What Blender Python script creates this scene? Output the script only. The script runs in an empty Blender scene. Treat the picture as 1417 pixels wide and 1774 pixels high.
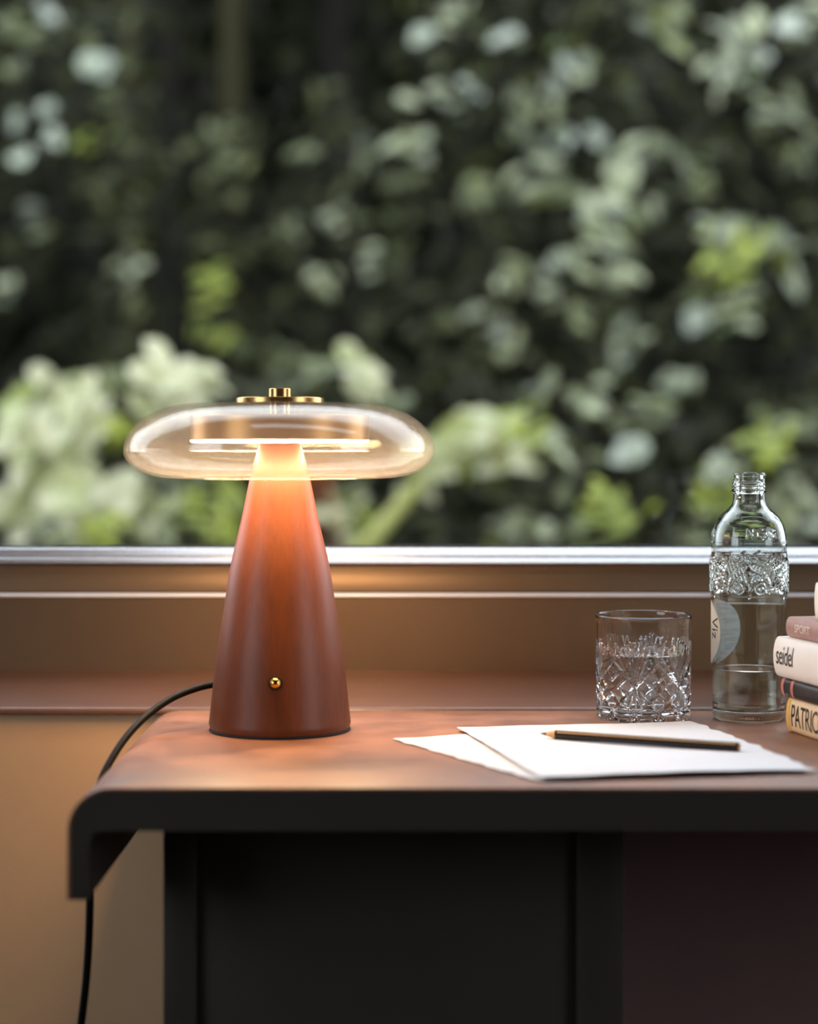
import bpy, bmesh, math, random
import numpy as np
from mathutils import Vector, Matrix

# ------------------------------------------------------------------ camera, world, exposure
SC = bpy.context.scene
COL = SC.collection
F = 3300.0          # focal length in pixels of the 1417 x 1774 frame
CAM_H = 0.229       # eye height above the desk top (z = 0)
CX, HORIZON = 708.5, 780.0

cam_d = bpy.data.cameras.new('camera')
cam_d.sensor_fit = 'VERTICAL'
cam_d.sensor_height = 36.0
cam_d.sensor_width = 36.0
cam_d.lens = 36.0 * F / 1774.0
cam_d.shift_y = (HORIZON - 887.0) / 1774.0
cam_d.clip_start = 0.02
cam_d.dof.use_dof = True
cam_d.dof.focus_distance = 1.59
cam_d.dof.aperture_fstop = 2.4
cam = bpy.data.objects.new('camera', cam_d)
COL.objects.link(cam)
cam.location = (0, 0, CAM_H)
cam.rotation_euler = (math.pi / 2, 0, 0)
SC.camera = cam

world = bpy.data.worlds.new('overcast_sky')
SC.world = world
world.use_nodes = True
wn = world.node_tree.nodes
wn['Background'].inputs[0].default_value = (0.83, 0.905, 1.0, 1)
wn['Background'].inputs[1].default_value = 6.2

vs = SC.view_settings
vs.view_transform = 'Standard'
vs.look = 'None'
vs.exposure = -0.35
vs.gamma = 1.0
vs.use_curve_mapping = False
SC.cycles.use_denoising = True
SC.cycles.sample_clamp_indirect = 6.0
SC.cycles.max_bounces = 12
SC.cycles.transmission_bounces = 14
SC.cycles.transparent_max_bounces = 24
SC.cycles.blur_glossy = 0.5

LED_POWER = 158.0

rng = random.Random(7)
nrg = np.random.default_rng(11)


# ------------------------------------------------------------------ node helpers
def new_mat(name):
    m = bpy.data.materials.new(name)
    m.use_nodes = True
    nt = m.node_tree
    nt.nodes.clear()
    out = nt.nodes.new('ShaderNodeOutputMaterial')
    return m, nt, out


def node(nt, kind, **kw):
    n = nt.nodes.new(kind)
    for k, v in kw.items():
        if k.startswith('i_'):
            n.inputs[k[2:].replace('_', ' ')].default_value = v
        else:
            setattr(n, k, v)
    return n


def rgba(c):
    return (c[0], c[1], c[2], 1.0)


def srgb(r, g, b):
    f = lambda v: (v / 12.92) if v <= 0.04045 else ((v + 0.055) / 1.055) ** 2.4
    return (f(r / 255), f(g / 255), f(b / 255))


def pbr(name, color, rough=0.5, metal=0.0, spec=0.5, var=0.0, scale=20.0, stretch=(1, 1, 1), bump=0.0,
        bscale=None, color2=None, coat=0.0, aniso=0.0, rough_var=0.0):
    m, nt, out = new_mat(name)
    p = node(nt, 'ShaderNodeBsdfPrincipled')
    p.inputs['Roughness'].default_value = rough
    p.inputs['Metallic'].default_value = metal
    p.inputs['Specular IOR Level'].default_value = spec
    p.inputs['Coat Weight'].default_value = coat
    p.inputs['Coat Roughness'].default_value = 0.15
    p.inputs['Anisotropic'].default_value = aniso
    nt.links.new(p.outputs[0], out.inputs[0])
    p.inputs['Base Color'].default_value = rgba(color)
    if var or bump or color2 or rough_var:
        tc = node(nt, 'ShaderNodeTexCoord')
        mp = node(nt, 'ShaderNodeMapping')
        mp.inputs['Scale'].default_value = stretch
        nt.links.new(tc.outputs['Object'], mp.inputs[0])
        nz = node(nt, 'ShaderNodeTexNoise')
        nz.inputs['Scale'].default_value = scale
        nz.inputs['Detail'].default_value = 6
        nz.inputs['Roughness'].default_value = 0.6
        nt.links.new(mp.outputs[0], nz.inputs['Vector'])
        if var or color2:
            cr = node(nt, 'ShaderNodeValToRGB')
            c2 = color2 or tuple(max(0, c * (1 - var)) for c in color)
            c1 = color if color2 else tuple(min(1, c * (1 + var)) for c in color)
            cr.color_ramp.elements[0].color = rgba(c2)
            cr.color_ramp.elements[1].color = rgba(c1)
            cr.color_ramp.elements[0].position = 0.3
            cr.color_ramp.elements[1].position = 0.7
            nt.links.new(nz.outputs['Fac'], cr.inputs[0])
            nt.links.new(cr.outputs[0], p.inputs['Base Color'])
        if rough_var:
            mr = node(nt, 'ShaderNodeMapRange')
            mr.inputs['From Min'].default_value = 0.3
            mr.inputs['From Max'].default_value = 0.7
            mr.inputs['To Min'].default_value = rough - rough_var
            mr.inputs['To Max'].default_value = rough + rough_var
            nt.links.new(nz.outputs['Fac'], mr.inputs[0])
            nt.links.new(mr.outputs[0], p.inputs['Roughness'])
        if bump:
            src = nz
            if bscale:
                src = node(nt, 'ShaderNodeTexNoise')
                src.inputs['Scale'].default_value = bscale
                src.inputs['Detail'].default_value = 4
                nt.links.new(mp.outputs[0], src.inputs['Vector'])
            bp = node(nt, 'ShaderNodeBump')
            bp.inputs['Strength'].default_value = bump
            bp.inputs['Distance'].default_value = 0.001
            nt.links.new(src.outputs['Fac'], bp.inputs['Height'])
            nt.links.new(bp.outputs[0], p.inputs['Normal'])
    return m


def clear_glass(name, tint, haze=0.0, ior=1.45, rough=0.03, hazecol=(1, 1, 1), edge=0.9):
    """thin blown glass: lets light through, reflects by Fresnel, a little milky"""
    m, nt, out = new_mat(name)
    tr = node(nt, 'ShaderNodeBsdfTransparent')
    tr.inputs[0].default_value = rgba(tint)
    gl = node(nt, 'ShaderNodeBsdfGlossy')
    gl.inputs['Roughness'].default_value = rough
    gl.inputs[0].default_value = (1, 1, 1, 1)
    lw = node(nt, 'ShaderNodeLayerWeight')
    lw.inputs[0].default_value = 0.5
    pw = node(nt, 'ShaderNodeMath', operation='POWER')
    pw.inputs[1].default_value = 4.0
    nt.links.new(lw.outputs['Facing'], pw.inputs[0])
    f0 = ((ior - 1) / (ior + 1)) ** 2
    fr = node(nt, 'ShaderNodeMath', operation='MULTIPLY_ADD')
    fr.inputs[1].default_value = edge
    fr.inputs[2].default_value = f0
    nt.links.new(pw.outputs[0], fr.inputs[0])
    base = tr.outputs[0]
    if haze:
        df = node(nt, 'ShaderNodeBsdfTranslucent')
        df.inputs[0].default_value = rgba(hazecol)
        dd = node(nt, 'ShaderNodeBsdfDiffuse')
        dd.inputs[0].default_value = rgba(hazecol)
        mm = node(nt, 'ShaderNodeMixShader')
        nt.links.new(df.outputs[0], mm.inputs[1])
        nt.links.new(dd.outputs[0], mm.inputs[2])
        mx = node(nt, 'ShaderNodeMixShader')
        mx.inputs[0].default_value = haze
        nt.links.new(base, mx.inputs[1])
        nt.links.new(mm.outputs[0], mx.inputs[2])
        base = mx.outputs[0]
    m2 = node(nt, 'ShaderNodeMixShader')
    nt.links.new(fr.outputs[0], m2.inputs[0])
    nt.links.new(base, m2.inputs[1])
    nt.links.new(gl.outputs[0], m2.inputs[2])
    nt.links.new(m2.outputs[0], out.inputs[0])
    return m


def solid_glass(name, color, ior=1.5, rough=0.0):
    m, nt, out = new_mat(name)
    g = node(nt, 'ShaderNodeBsdfGlass')
    g.inputs['Color'].default_value = rgba(color)
    g.inputs['IOR'].default_value = ior
    g.inputs['Roughness'].default_value = rough
    nt.links.new(g.outputs[0], out.inputs[0])
    return m


def emitter(name, color, strength):
    m, nt, out = new_mat(name)
    e = node(nt, 'ShaderNodeEmission')
    e.inputs[0].default_value = rgba(color)
    e.inputs[1].default_value = strength
    nt.links.new(e.outputs[0], out.inputs[0])
    return m


def leaf_mat(name, dark, light, rough=0.38, spec=0.5, trans=0.3):
    m, nt, out = new_mat(name)
    geo = node(nt, 'ShaderNodeNewGeometry')
    oi = node(nt, 'ShaderNodeObjectInfo')
    ad = node(nt, 'ShaderNodeMath', operation='ADD')
    nt.links.new(geo.outputs['Random Per Island'], ad.inputs[0])
    nt.links.new(oi.outputs['Random'], ad.inputs[1])
    fr = node(nt, 'ShaderNodeMath', operation='FRACT')
    nt.links.new(ad.outputs[0], fr.inputs[0])
    cr = node(nt, 'ShaderNodeValToRGB')
    cr.color_ramp.elements[0].color = rgba(dark)
    cr.color_ramp.elements[1].color = rgba(light)
    nt.links.new(fr.outputs[0], cr.inputs[0])
    p = node(nt, 'ShaderNodeBsdfPrincipled')
    p.inputs['Roughness'].default_value = rough
    p.inputs['Specular IOR Level'].default_value = spec
    nt.links.new(cr.outputs[0], p.inputs['Base Color'])
    t = node(nt, 'ShaderNodeBsdfTranslucent')
    hs = node(nt, 'ShaderNodeHueSaturation')
    hs.inputs['Hue'].default_value = 0.485
    hs.inputs['Saturation'].default_value = 1.25
    hs.inputs['Value'].default_value = 1.3
    nt.links.new(cr.outputs[0], hs.inputs['Color'])
    nt.links.new(hs.outputs[0], t.inputs[0])
    mx = node(nt, 'ShaderNodeMixShader')
    mx.inputs[0].default_value = trans
    nt.links.new(p.outputs[0], mx.inputs[1])
    nt.links.new(t.outputs[0], mx.inputs[2])
    nt.links.new(mx.outputs[0], out.inputs[0])
    return m


# ------------------------------------------------------------------ object helpers
def tag(o, label=None, cat=None, group=None, kind=None):
    if label: o['label'] = label
    if cat: o['category'] = cat
    if group: o['group'] = group
    if kind: o['kind'] = kind
    return o


def empty(name, loc=(0, 0, 0), rz=0.0):
    o = bpy.data.objects.new(name, None)
    o.empty_display_size = 0.02
    COL.objects.link(o)
    o.location = loc
    o.rotation_euler = (0, 0, rz)
    return o


def link(name, me, mat, parent=None, loc=None, smooth=False):
    if mat is not None and not me.materials:
        me.materials.append(mat)
    if smooth:
        me.polygons.foreach_set('use_smooth', [True] * len(me.polygons))
    o = bpy.data.objects.new(name, me)
    COL.objects.link(o)
    if parent is not None:
        o.parent = parent
    if loc is not None:
        o.location = loc
    return o


def mesh_py(name, verts, faces):
    me = bpy.data.meshes.new(name)
    me.from_pydata([tuple(v) for v in verts], [], [tuple(int(i) for i in f) for f in faces])
    me.update()
    return me


def fix_normals(me):
    bm = bmesh.new()
    bm.from_mesh(me)
    bmesh.ops.recalc_face_normals(bm, faces=bm.faces)
    bm.to_mesh(me)
    bm.free()
    return me


def smooth_by_angle(me, deg=35):
    me.polygons.foreach_set('use_smooth', [True] * len(me.polygons))
    bm = bmesh.new()
    bm.from_mesh(me)
    lim = math.radians(deg)
    for e in bm.edges:
        if len(e.link_faces) == 2 and e.calc_face_angle(0) > lim:
            e.smooth = False
    bm.to_mesh(me)
    bm.free()
    return me


def box_me(name, x0, x1, y0, y1, z0, z1, bevel=0.0, seg=2):
    bm = bmesh.new()
    bmesh.ops.create_cube(bm, size=1.0)
    for v in bm.verts:
        v.co = Vector(((x0 + x1) / 2 + v.co.x * (x1 - x0), (y0 + y1) / 2 + v.co.y * (y1 - y0), (z0 + z1) / 2 + v.co.z * (z1 - z0)))
    if bevel:
        bmesh.ops.bevel(bm, geom=list(bm.edges), offset=bevel, segments=seg, profile=0.5, affect='EDGES')
    me = bpy.data.meshes.new(name)
    bm.to_mesh(me)
    bm.free()
    if bevel:
        smooth_by_angle(me, 40)
    return me


def lathe_me(name, prof, seg=96, closed=False, smooth=40):
    """revolve (r, z) points around z. closed: the profile is a loop. r == 0 ends are capped with a single vertex."""
    verts, rows = [], []
    for r, z in prof:
        if r <= 1e-7:
            rows.append([len(verts)])
            verts.append((0, 0, z))
        else:
            base = len(verts)
            for k in range(seg):
                a = 2 * math.pi * k / seg
                verts.append((r * math.cos(a), r * math.sin(a), z))
            rows.append(list(range(base, base + seg)))
    faces = []
    n = len(rows)
    pairs = [(i, i + 1) for i in range(n - 1)]
    if closed:
        pairs.append((n - 1, 0))
    for a, b in pairs:
        A, B = rows[a], rows[b]
        for k in range(seg):
            k2 = (k + 1) % seg
            if len(A) == 1 and len(B) == 1:
                continue
            if len(A) == 1:
                faces.append((A[0], B[k2], B[k]))
            elif len(B) == 1:
                faces.append((A[k], A[k2], B[0]))
            else:
                faces.append((A[k], A[k2], B[k2], B[k]))
    me = fix_normals(mesh_py(name, verts, faces))
    if smooth:
        smooth_by_angle(me, smooth)
    return me


def extrude_me(name, poly, y0, y1, bevel=0.0):
    """extrude an (x, z) polygon along y"""
    n = len(poly)
    verts = [(x, y0, z) for x, z in poly] + [(x, y1, z) for x, z in poly]
    faces = [tuple(range(n)), tuple(range(2 * n - 1, n - 1, -1))]
    for i in range(n):
        j = (i + 1) % n
        faces.append((i, n + i, n + j, j))
    me = fix_normals(mesh_py(name, verts, faces))
    if bevel:
        bm = bmesh.new()
        bm.from_mesh(me)
        es = [e for e in bm.edges if abs(e.verts[0].co.y - e.verts[1].co.y) < 1e-6]
        bmesh.ops.bevel(bm, geom=es, offset=bevel, segments=2, profile=0.5, affect='EDGES')
        bm.to_mesh(me)
        bm.free()
    smooth_by_angle(me, 30)
    return me


def extrude_x_me(name, poly, x0, x1, smooth=30):
    """extrude a (y, z) polygon along x"""
    n = len(poly)
    verts = [(x0, y, z) for y, z in poly] + [(x1, y, z) for y, z in poly]
    faces = [tuple(range(n)), tuple(range(2 * n - 1, n - 1, -1))]
    for i in range(n):
        j = (i + 1) % n
        faces.append((i, n + i, n + j, j))
    me = fix_normals(mesh_py(name, verts, faces))
    smooth_by_angle(me, smooth)
    return me


def catmull(pts, n=8):
    P = [Vector(p) for p in pts]
    P = [P[0] * 2 - P[1]] + P + [P[-1] * 2 - P[-2]]
    out = []
    for i in range(1, len(P) - 2):
        for k in range(n):
            t = k / n
            a, b, c, d = P[i - 1], P[i], P[i + 1], P[i + 2]
            out.append(0.5 * ((2 * b) + (c - a) * t + (2 * a - 5 * b + 4 * c - d) * t * t + (3 * b - a - 3 * c + d) * t ** 3))
    out.append(P[-2])
    return out


def tube_data(pts, radii, sides=10):
    pts = [Vector(p) for p in pts]
    verts, faces = [], []
    up = Vector((0, 0, 1))
    prev = None
    for i, p in enumerate(pts):
        t = (pts[min(i + 1, len(pts) - 1)] - pts[max(i - 1, 0)]).normalized()
        if prev is None:
            u = t.cross(up if abs(t.z) < 0.9 else Vector((1, 0, 0))).normalized()
        else:
            u = (prev - t * prev.dot(t)).normalized()
        prev = u
        w = t.cross(u)
        r = radii[i] if hasattr(radii, '__len__') else radii
        for k in range(sides):
            a = 2 * math.pi * k / sides
            verts.append(p + (u * math.cos(a) + w * math.sin(a)) * r)
    for i in range(len(pts) - 1):
        for k in range(sides):
            k2 = (k + 1) % sides
            faces.append((i * sides + k, i * sides + k2, (i + 1) * sides + k2, (i + 1) * sides + k))
    faces.append(tuple(range(sides - 1, -1, -1)))
    m = (len(pts) - 1) * sides
    faces.append(tuple(range(m, m + sides)))
    return verts, faces


def tube_me(name, pts, radii, sides=10):
    v, f = tube_data(pts, radii, sides)
    me = fix_normals(mesh_py(name, v, f))
    smooth_by_angle(me, 50)
    return me


def text_verts(text, size=1.0, extrude=0.0, spacing=1.0, shear=0.0, cuts=14):
    """glyphs of the built-in font as a mesh in the xy plane"""
    cu = bpy.data.curves.new('lettering', 'FONT')
    cu.body = text
    cu.size = size
    cu.extrude = extrude
    cu.space_character = spacing
    cu.shear = shear
    cu.resolution_u = 4
    o = bpy.data.objects.new('lettering', cu)
    COL.objects.link(o)
    dg = bpy.context.evaluated_depsgraph_get()
    dg.update()
    me = bpy.data.meshes.new_from_object(o.evaluated_get(dg))
    COL.objects.unlink(o)
    bpy.data.objects.remove(o)
    bpy.data.curves.remove(cu)
    bm = bmesh.new()                       # slice the glyphs so that they can follow a curved surface
    bm.from_mesh(me)
    bm.normal_update()
    for k in range(-4, cuts):
        bmesh.ops.bisect_plane(bm, geom=list(bm.verts) + list(bm.edges) + list(bm.faces), plane_co=(0, size * k / cuts, 0), plane_no=(0, 1, 0))
    bm.to_mesh(me)
    bm.free()
    return me


# ------------------------------------------------------------------ materials
M_wall = pbr('warm_beige_plaster', srgb(228, 188, 146), rough=0.8, var=0.05, scale=6, bump=0.15, bscale=220)
M_room = pbr('umber_paint', srgb(92, 78, 68), rough=0.9, var=0.05, scale=4)
M_floor = pbr('dark_floor', srgb(60, 46, 38), rough=0.6, var=0.15, scale=8, stretch=(1, 8, 1))
M_sill = pbr('red_brown_sill', srgb(98, 69, 56), rough=0.38, var=0.10, scale=9, stretch=(1, 5, 5), bump=0.1, bscale=160)
M_frame = pbr('bronze_painted_metal', srgb(128, 107, 85), rough=0.46, metal=0.65, var=0.05, scale=6, bump=0.06, bscale=500)
M_alu = pbr('white_aluminium', srgb(232, 233, 238), rough=0.3, metal=0.0, var=0.03, scale=10, stretch=(.2, 6, 6))
M_satin = pbr('satin_aluminium', srgb(222, 224, 230), rough=0.24, metal=0.75, var=0.03, scale=10, stretch=(.2, 6, 6))
M_gasket = pbr('black_gasket', (0.012, 0.012, 0.012), rough=0.6)
M_pane = clear_glass('window_glass', (0.985, 0.99, 0.985), rough=0.0, ior=1.45)
M_drop = clear_glass('water_drop', (0.97, 0.97, 0.97), ior=1.33, rough=0.05)
M_rust = pbr('rust', srgb(150, 92, 52), rough=0.8, var=0.3, scale=300)
M_top = pbr('brown_leather_top', srgb(154, 102, 72), rough=0.45, color2=srgb(98, 65, 48), scale=14, bump=0.22, bscale=420, rough_var=0.08)
M_black = pbr('black_lacquer', (0.038, 0.031, 0.025), rough=0.55, spec=0.3, var=0.1, scale=10)
M_desk_shade = pbr('desk_shade_red_brown', srgb(140, 108, 104), rough=0.6, var=0.1, scale=5)  # shade below the desk put into a dark colour
M_cable = pbr('black_rubber', (0.007, 0.007, 0.007), rough=0.5, spec=0.12)
M_brass = pbr('brushed_brass', srgb(208, 166, 106), rough=0.26, metal=1.0, var=0.06, scale=60, stretch=(1, 1, 14))
M_bronze = pbr('antique_brass', srgb(176, 134, 88), rough=0.33, metal=1.0, var=0.06, scale=60, stretch=(1, 1, 14))
M_gold = pbr('polished_gold', srgb(236, 190, 96), rough=0.12, metal=1.0)
M_led = emitter('warm_led', (1.0, 0.63, 0.34), LED_POWER)
M_shade = clear_glass('smoky_amber_glass', (0.985, 0.978, 0.955), haze=0.06, ior=1.5, edge=0.3, rough=0.05, hazecol=(1.0, 0.93, 0.80))
M_foot = pbr('rubber_foot', (0.01, 0.009, 0.008), rough=0.7)
M_paper = pbr('white_paper', (0.70, 0.715, 0.76), rough=0.75, var=0.015, scale=30)
M_crystal = solid_glass('cut_crystal', (0.99, 0.99, 0.99), ior=1.52)
M_bottle = solid_glass('bottle_glass', (0.955, 0.975, 0.962), ior=1.5)
M_water = solid_glass('water', (0.985, 0.99, 0.99), ior=1.33)
M_graphite = pbr('graphite', (0.03, 0.03, 0.032), rough=0.3, metal=0.4)
M_cedar = pbr('cedar_wood', srgb(206, 160, 112), rough=0.6, var=0.1, scale=200)
M_penpaint = pbr('black_pencil_lacquer', (0.012, 0.011, 0.011), rough=0.22, spec=0.7)
M_glint = pbr('tan_glint_paint', srgb(196, 156, 112), rough=0.35, metal=0.3)  # tan of the reflected sky on the pencil
M_ink = pbr('black_ink', (0.01, 0.01, 0.011), rough=0.6)
M_pages = pbr('cream_pages', srgb(222, 208, 180), rough=0.9, var=0.12, scale=60, stretch=(1, 1, 40))
M_label_in = None


def wood_mat():
    m, nt, out = new_mat('stained_walnut')
    p = node(nt, 'ShaderNodeBsdfPrincipled')
    tc = node(nt, 'ShaderNodeTexCoord')
    mp = node(nt, 'ShaderNodeMapping')
    mp.inputs['Scale'].default_value = (1, 1, 0.06)
    nt.links.new(tc.outputs['Object'], mp.inputs[0])
    n1 = node(nt, 'ShaderNodeTexNoise')
    n1.inputs['Scale'].default_value = 420
    n1.inputs['Detail'].default_value = 5
    nt.links.new(mp.outputs[0], n1.inputs['Vector'])
    n2 = node(nt, 'ShaderNodeTexNoise')
    n2.inputs['Scale'].default_value = 45
    n2.inputs['Detail'].default_value = 3
    nt.links.new(mp.outputs[0], n2.inputs['Vector'])
    mx = node(nt, 'ShaderNodeMath', operation='MULTIPLY_ADD')
    mx.inputs[1].default_value = 0.5
    nt.links.new(n1.outputs['Fac'], mx.inputs[0])
    hf = node(nt, 'ShaderNodeMath', operation='MULTIPLY')
    hf.inputs[1].default_value = 0.5
    nt.links.new(n2.outputs['Fac'], hf.inputs[0])
    nt.links.new(hf.outputs[0], mx.inputs[2])
    cr = node(nt, 'ShaderNodeValToRGB')
    cr.color_ramp.elements[0].position = 0.36
    cr.color_ramp.elements[1].position = 0.62
    cr.color_ramp.elements[0].color = rgba(srgb(98, 49, 20))
    cr.color_ramp.elements[1].color = rgba(srgb(116, 59, 25))
    nt.links.new(mx.outputs[0], cr.inputs[0])
    nt.links.new(cr.outputs[0], p.inputs['Base Color'])
    p.inputs['Roughness'].default_value = 0.45
    p.inputs['Specular IOR Level'].default_value = 0.4
    p.inputs['Coat Weight'].default_value = 0.12
    p.inputs['Coat Roughness'].default_value = 0.3
    nt.links.new(p.outputs[0], out.inputs[0])
    return m


M_wood = wood_mat()

# ------------------------------------------------------------------ the room
FLOOR_Z, CEIL_Z = -0.72, 1.75
XL, XR, YB = -1.7, 2.3, -2.3
WY0, WY1 = 1.69, 1.88            # window wall, inner and outer face
OX0, OX1, OZ1 = -1.25, 1.85, 1.55  # its opening


def structure(name, boxes, mat):
    bm = bmesh.new()
    for (x0, x1, y0, y1, z0, z1) in boxes:
        r = bmesh.ops.create_cube(bm, size=1.0)
        for v in r['verts']:
            v.co = Vector(((x0 + x1) / 2 + v.co.x * (x1 - x0), (y0 + y1) / 2 + v.co.y * (y1 - y0), (z0 + z1) / 2 + v.co.z * (z1 - z0)))
    me = bpy.data.meshes.new(name)
    bm.to_mesh(me)
    bm.free()
    return tag(link(name, me, mat), kind='structure')


def wall_with_hole(name, axis, a0, a1, z0, z1, t0, t1, hole, mat):
    """wall along axis ('x' or 'y') between a0..a1, thickness t0..t1, hole = (h0, h1, hz0, hz1)"""
    h0, h1, hz0, hz1 = hole
    spans = [(a0, h0, z0, z1), (h1, a1, z0, z1), (h0, h1, z0, hz0), (h0, h1, hz1, z1)]
    bs = []
    for s0, s1, q0, q1 in spans:
        bs.append((s0, s1, t0, t1, q0, q1) if axis == 'x' else (t0, t1, s0, s1, q0, q1))
    return structure(name, bs, mat)


w = wall_with_hole('wall_window', 'x', XL - .1, XR + .1, FLOOR_Z, CEIL_Z, WY0, WY1, (OX0, OX1, -0.004, OZ1), M_wall)
structure('floor', [(XL - .1, XR + .1, YB - .1, WY0, FLOOR_Z - .1, FLOOR_Z)], M_floor)
structure('wall_back', [(XL - .1, XR + .1, YB - .1, YB, FLOOR_Z, CEIL_Z)], M_room)
LH = (-0.55, 0.75, 0.1, 1.25)     # unseen openings added to both side walls for daylight and highlights
RH = (-0.70, 0.70, 0.1, 1.40)
wall_with_hole('wall_left', 'y', YB, WY0, FLOOR_Z, CEIL_Z, XL - .1, XL, LH, M_room)
wall_with_hole('wall_right', 'y', YB, WY0, FLOOR_Z, CEIL_Z, XR, XR + .1, RH, M_room)
SK = (-0.50, 1.30, 1.15, 1.46)    # unseen skylight added to light the desk from above
structure('ceiling', [(XL - .1, XR + .1, YB - .1, SK[2], CEIL_Z, CEIL_Z + .12), (XL - .1, XR + .1, SK[3], WY1 + .1, CEIL_Z, CEIL_Z + .12),
                      (XL - .1, SK[0], SK[2], SK[3], CEIL_Z, CEIL_Z + .12), (SK[1], XR + .1, SK[2], SK[3], CEIL_Z, CEIL_Z + .12)], M_room)


def fill_window(name, axis, t, hole):  # unseen windows, added as daylight sources
    h0, h1, q0, q1 = hole
    o = empty(name)
    tag(o, kind='structure')
    b = 0.045
    for (s0, s1, z0, z1) in ((h0, h0 + b, q0, q1), (h1 - b, h1, q0, q1), (h0 + b, h1 - b, q0, q0 + b), (h0 + b, h1 - b, q1 - b, q1)):
        if axis == 'y':
            me = box_me('frame_bar', t - .02, t + .02, s0, s1, z0, z1, .004)
        else:
            me = box_me('frame_bar', s0, s1, z0, z1, t - .02, t + .02, .004)
        link('frame_bar', me, M_alu, o)
    if axis == 'y':
        link('pane', box_me('pane', t - .002, t + .002, h0 + b, h1 - b, q0 + b, q1 - b), M_pane, o)
    else:
        link('pane', box_me('pane', h0 + b, h1 - b, q0 + b, q1 - b, t - .002, t + .002), M_pane, o)
    return o


fill_window('fill_window_2', 'y', XL - .05, LH)
fill_window('fill_window_3', 'y', XR + .05, RH)
fill_window('fill_skylight', 'z', CEIL_Z + .06, SK)

# sill between desk and window: rounded nose at the front, rising slightly to the frame
sill_poly = [(1.690, -0.004)]
for k in range(9):
    a = math.pi - k / 8 * (math.pi / 2)
    sill_poly.append((1.690 + 0.006 * math.cos(a), -0.004 + 0.0055 * math.sin(a)))
sill_poly += [(1.80, 0.0212), (1.83, 0.0212), (1.83, -0.004)]
tag(link('trim_1', extrude_x_me('sill', sill_poly, OX0, OX1), M_sill), 'red brown sill board below the window', kind='structure')

# the window seen in the photograph
win = tag(empty('window_1', (0, 1.80, 0.02)), 'wide window with bronze lower rail and white aluminium sash', kind='structure')


def wpart(name, me, mat, parent=win):
    o = link(name, me, mat, parent)
    o.matrix_parent_inverse = Matrix.Translation((0, -1.80, -0.02)) if parent is win else Matrix()
    return o


wpart('lower_rail', extrude_x_me('lower_rail', [(1.800, .0206), (1.799, .0890), (1.8015, .0905), (1.83, .0905), (1.83, .0206)], OX0, OX1), M_frame)
wpart('ridge', extrude_x_me('ridge', [(1.7975, .0902), (1.7968, .0915), (1.7972, .0928), (1.799, .0935), (1.828, .0935), (1.828, .0902)], OX0, OX1), M_alu)
band = [(1.817, .0935)]
for k in range(9):
    t = k / 8
    band.append((1.8115 + 0.0095 * t * t, .0952 + (.1213 - .0952) * t))
band += [(1.834, .1213), (1.834, .0935)]
wpart('sash_rail', extrude_x_me('sash_rail', band, OX0, OX1, 20), M_frame)
wpart('sash_edge', extrude_x_me('sash_edge', [(1.8120, .1213), (1.8118, .1222), (1.8145, .1258), (1.8156, .1265), (1.8158, .1278), (1.8166, .1286), (1.8210, .1345), (1.8222, .1354),
                                              (1.8262, .1362), (1.834, .1362), (1.834, .1213)], OX0, OX1, 15), M_satin)
wpart('gasket', box_me('gasket', OX0, OX1, 1.8262, 1.8345, .1362, .1378), M_gasket)
wpart('pane', box_me('pane', OX0 + .03, OX1 - .03, 1.8278, 1.8318, .1378, OZ1 - .04), M_pane)
for (x0, x1) in ((OX0, OX0 + .04), (OX1 - .04, OX1)):
    wpart('jamb', box_me('jamb', x0, x1, 1.80, 1.84, .1365, OZ1, .003), M_frame)
wpart('head_rail', box_me('head_rail', OX0 + .04, OX1 - .04, 1.80, 1.84, OZ1 - .045, OZ1, .003), M_frame)

# condensation drops and rust flecks on the sash
bm = bmesh.new()
for k in range(46):
    px = rng.uniform(40, 410) if k < 36 else rng.uniform(620, 1000)
    z = .1145 + rng.uniform(-.001, .0025) - (0.004 if rng.random() < .15 else 0)
    t = (z - .0952) / (.1213 - .0952)
    y = 1.8115 + .0095 * t * t - .0001
    r = rng.choice([.0005, .0006, .0008, .0010, .0016])
    mt = Matrix.Translation(((px - CX) / F * y, y, z)) @ Matrix.Diagonal((r, r * .5, r * 1.1, 1))
    bmesh.ops.create_icosphere(bm, subdivisions=2, radius=1, matrix=mt)
me = bpy.data.meshes.new('condensation_drops')
bm.to_mesh(me); bm.free()
o = wpart('condensation_drops', me, M_drop); o['kind'] = 'stuff'
bm = bmesh.new()
for k in range(70):
    x = rng.gauss(.206, .017) if k < 48 else rng.uniform(.05, .45)
    z = .1205 - abs(rng.gauss(0, .0022))
    t = (z - .0952) / (.1213 - .0952)
    y = 1.8115 + .0095 * t * t - .0001
    r = rng.uniform(.0003, .0011)
    mt = Matrix.Translation((x, y, z)) @ Matrix.Diagonal((r * rng.uniform(1, 2.2), .00025, r * .7, 1))
    bmesh.ops.create_icosphere(bm, subdivisions=1, radius=1, matrix=mt)
me = bpy.data.meshes.new('rust_flecks')
bm.to_mesh(me); bm.free()
o = wpart('rust_flecks', me, M_rust); o['kind'] = 'stuff'

# ------------------------------------------------------------------ the desk
TX0, TX1, TY0, TY1 = -0.232, 0.98, 1.292, 1.674
R_OUT, TH_SLAB, TH_FL, SKIN = 0.030, 0.0295, 0.0142, 0.0022
FL_Z = -0.0762
desk = tag(empty('desk', (0.2, 1.5, FLOOR_Z)),
           'narrow desk with brown leather top curving down at its left end and black edges', 'desk')


def dpart(name, me, mat, parent=desk):
    o = link(name, me, mat, parent)
    o.matrix_parent_inverse = Matrix.Translation((-0.2, -1.5, -FLOOR_Z))
    return o


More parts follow.
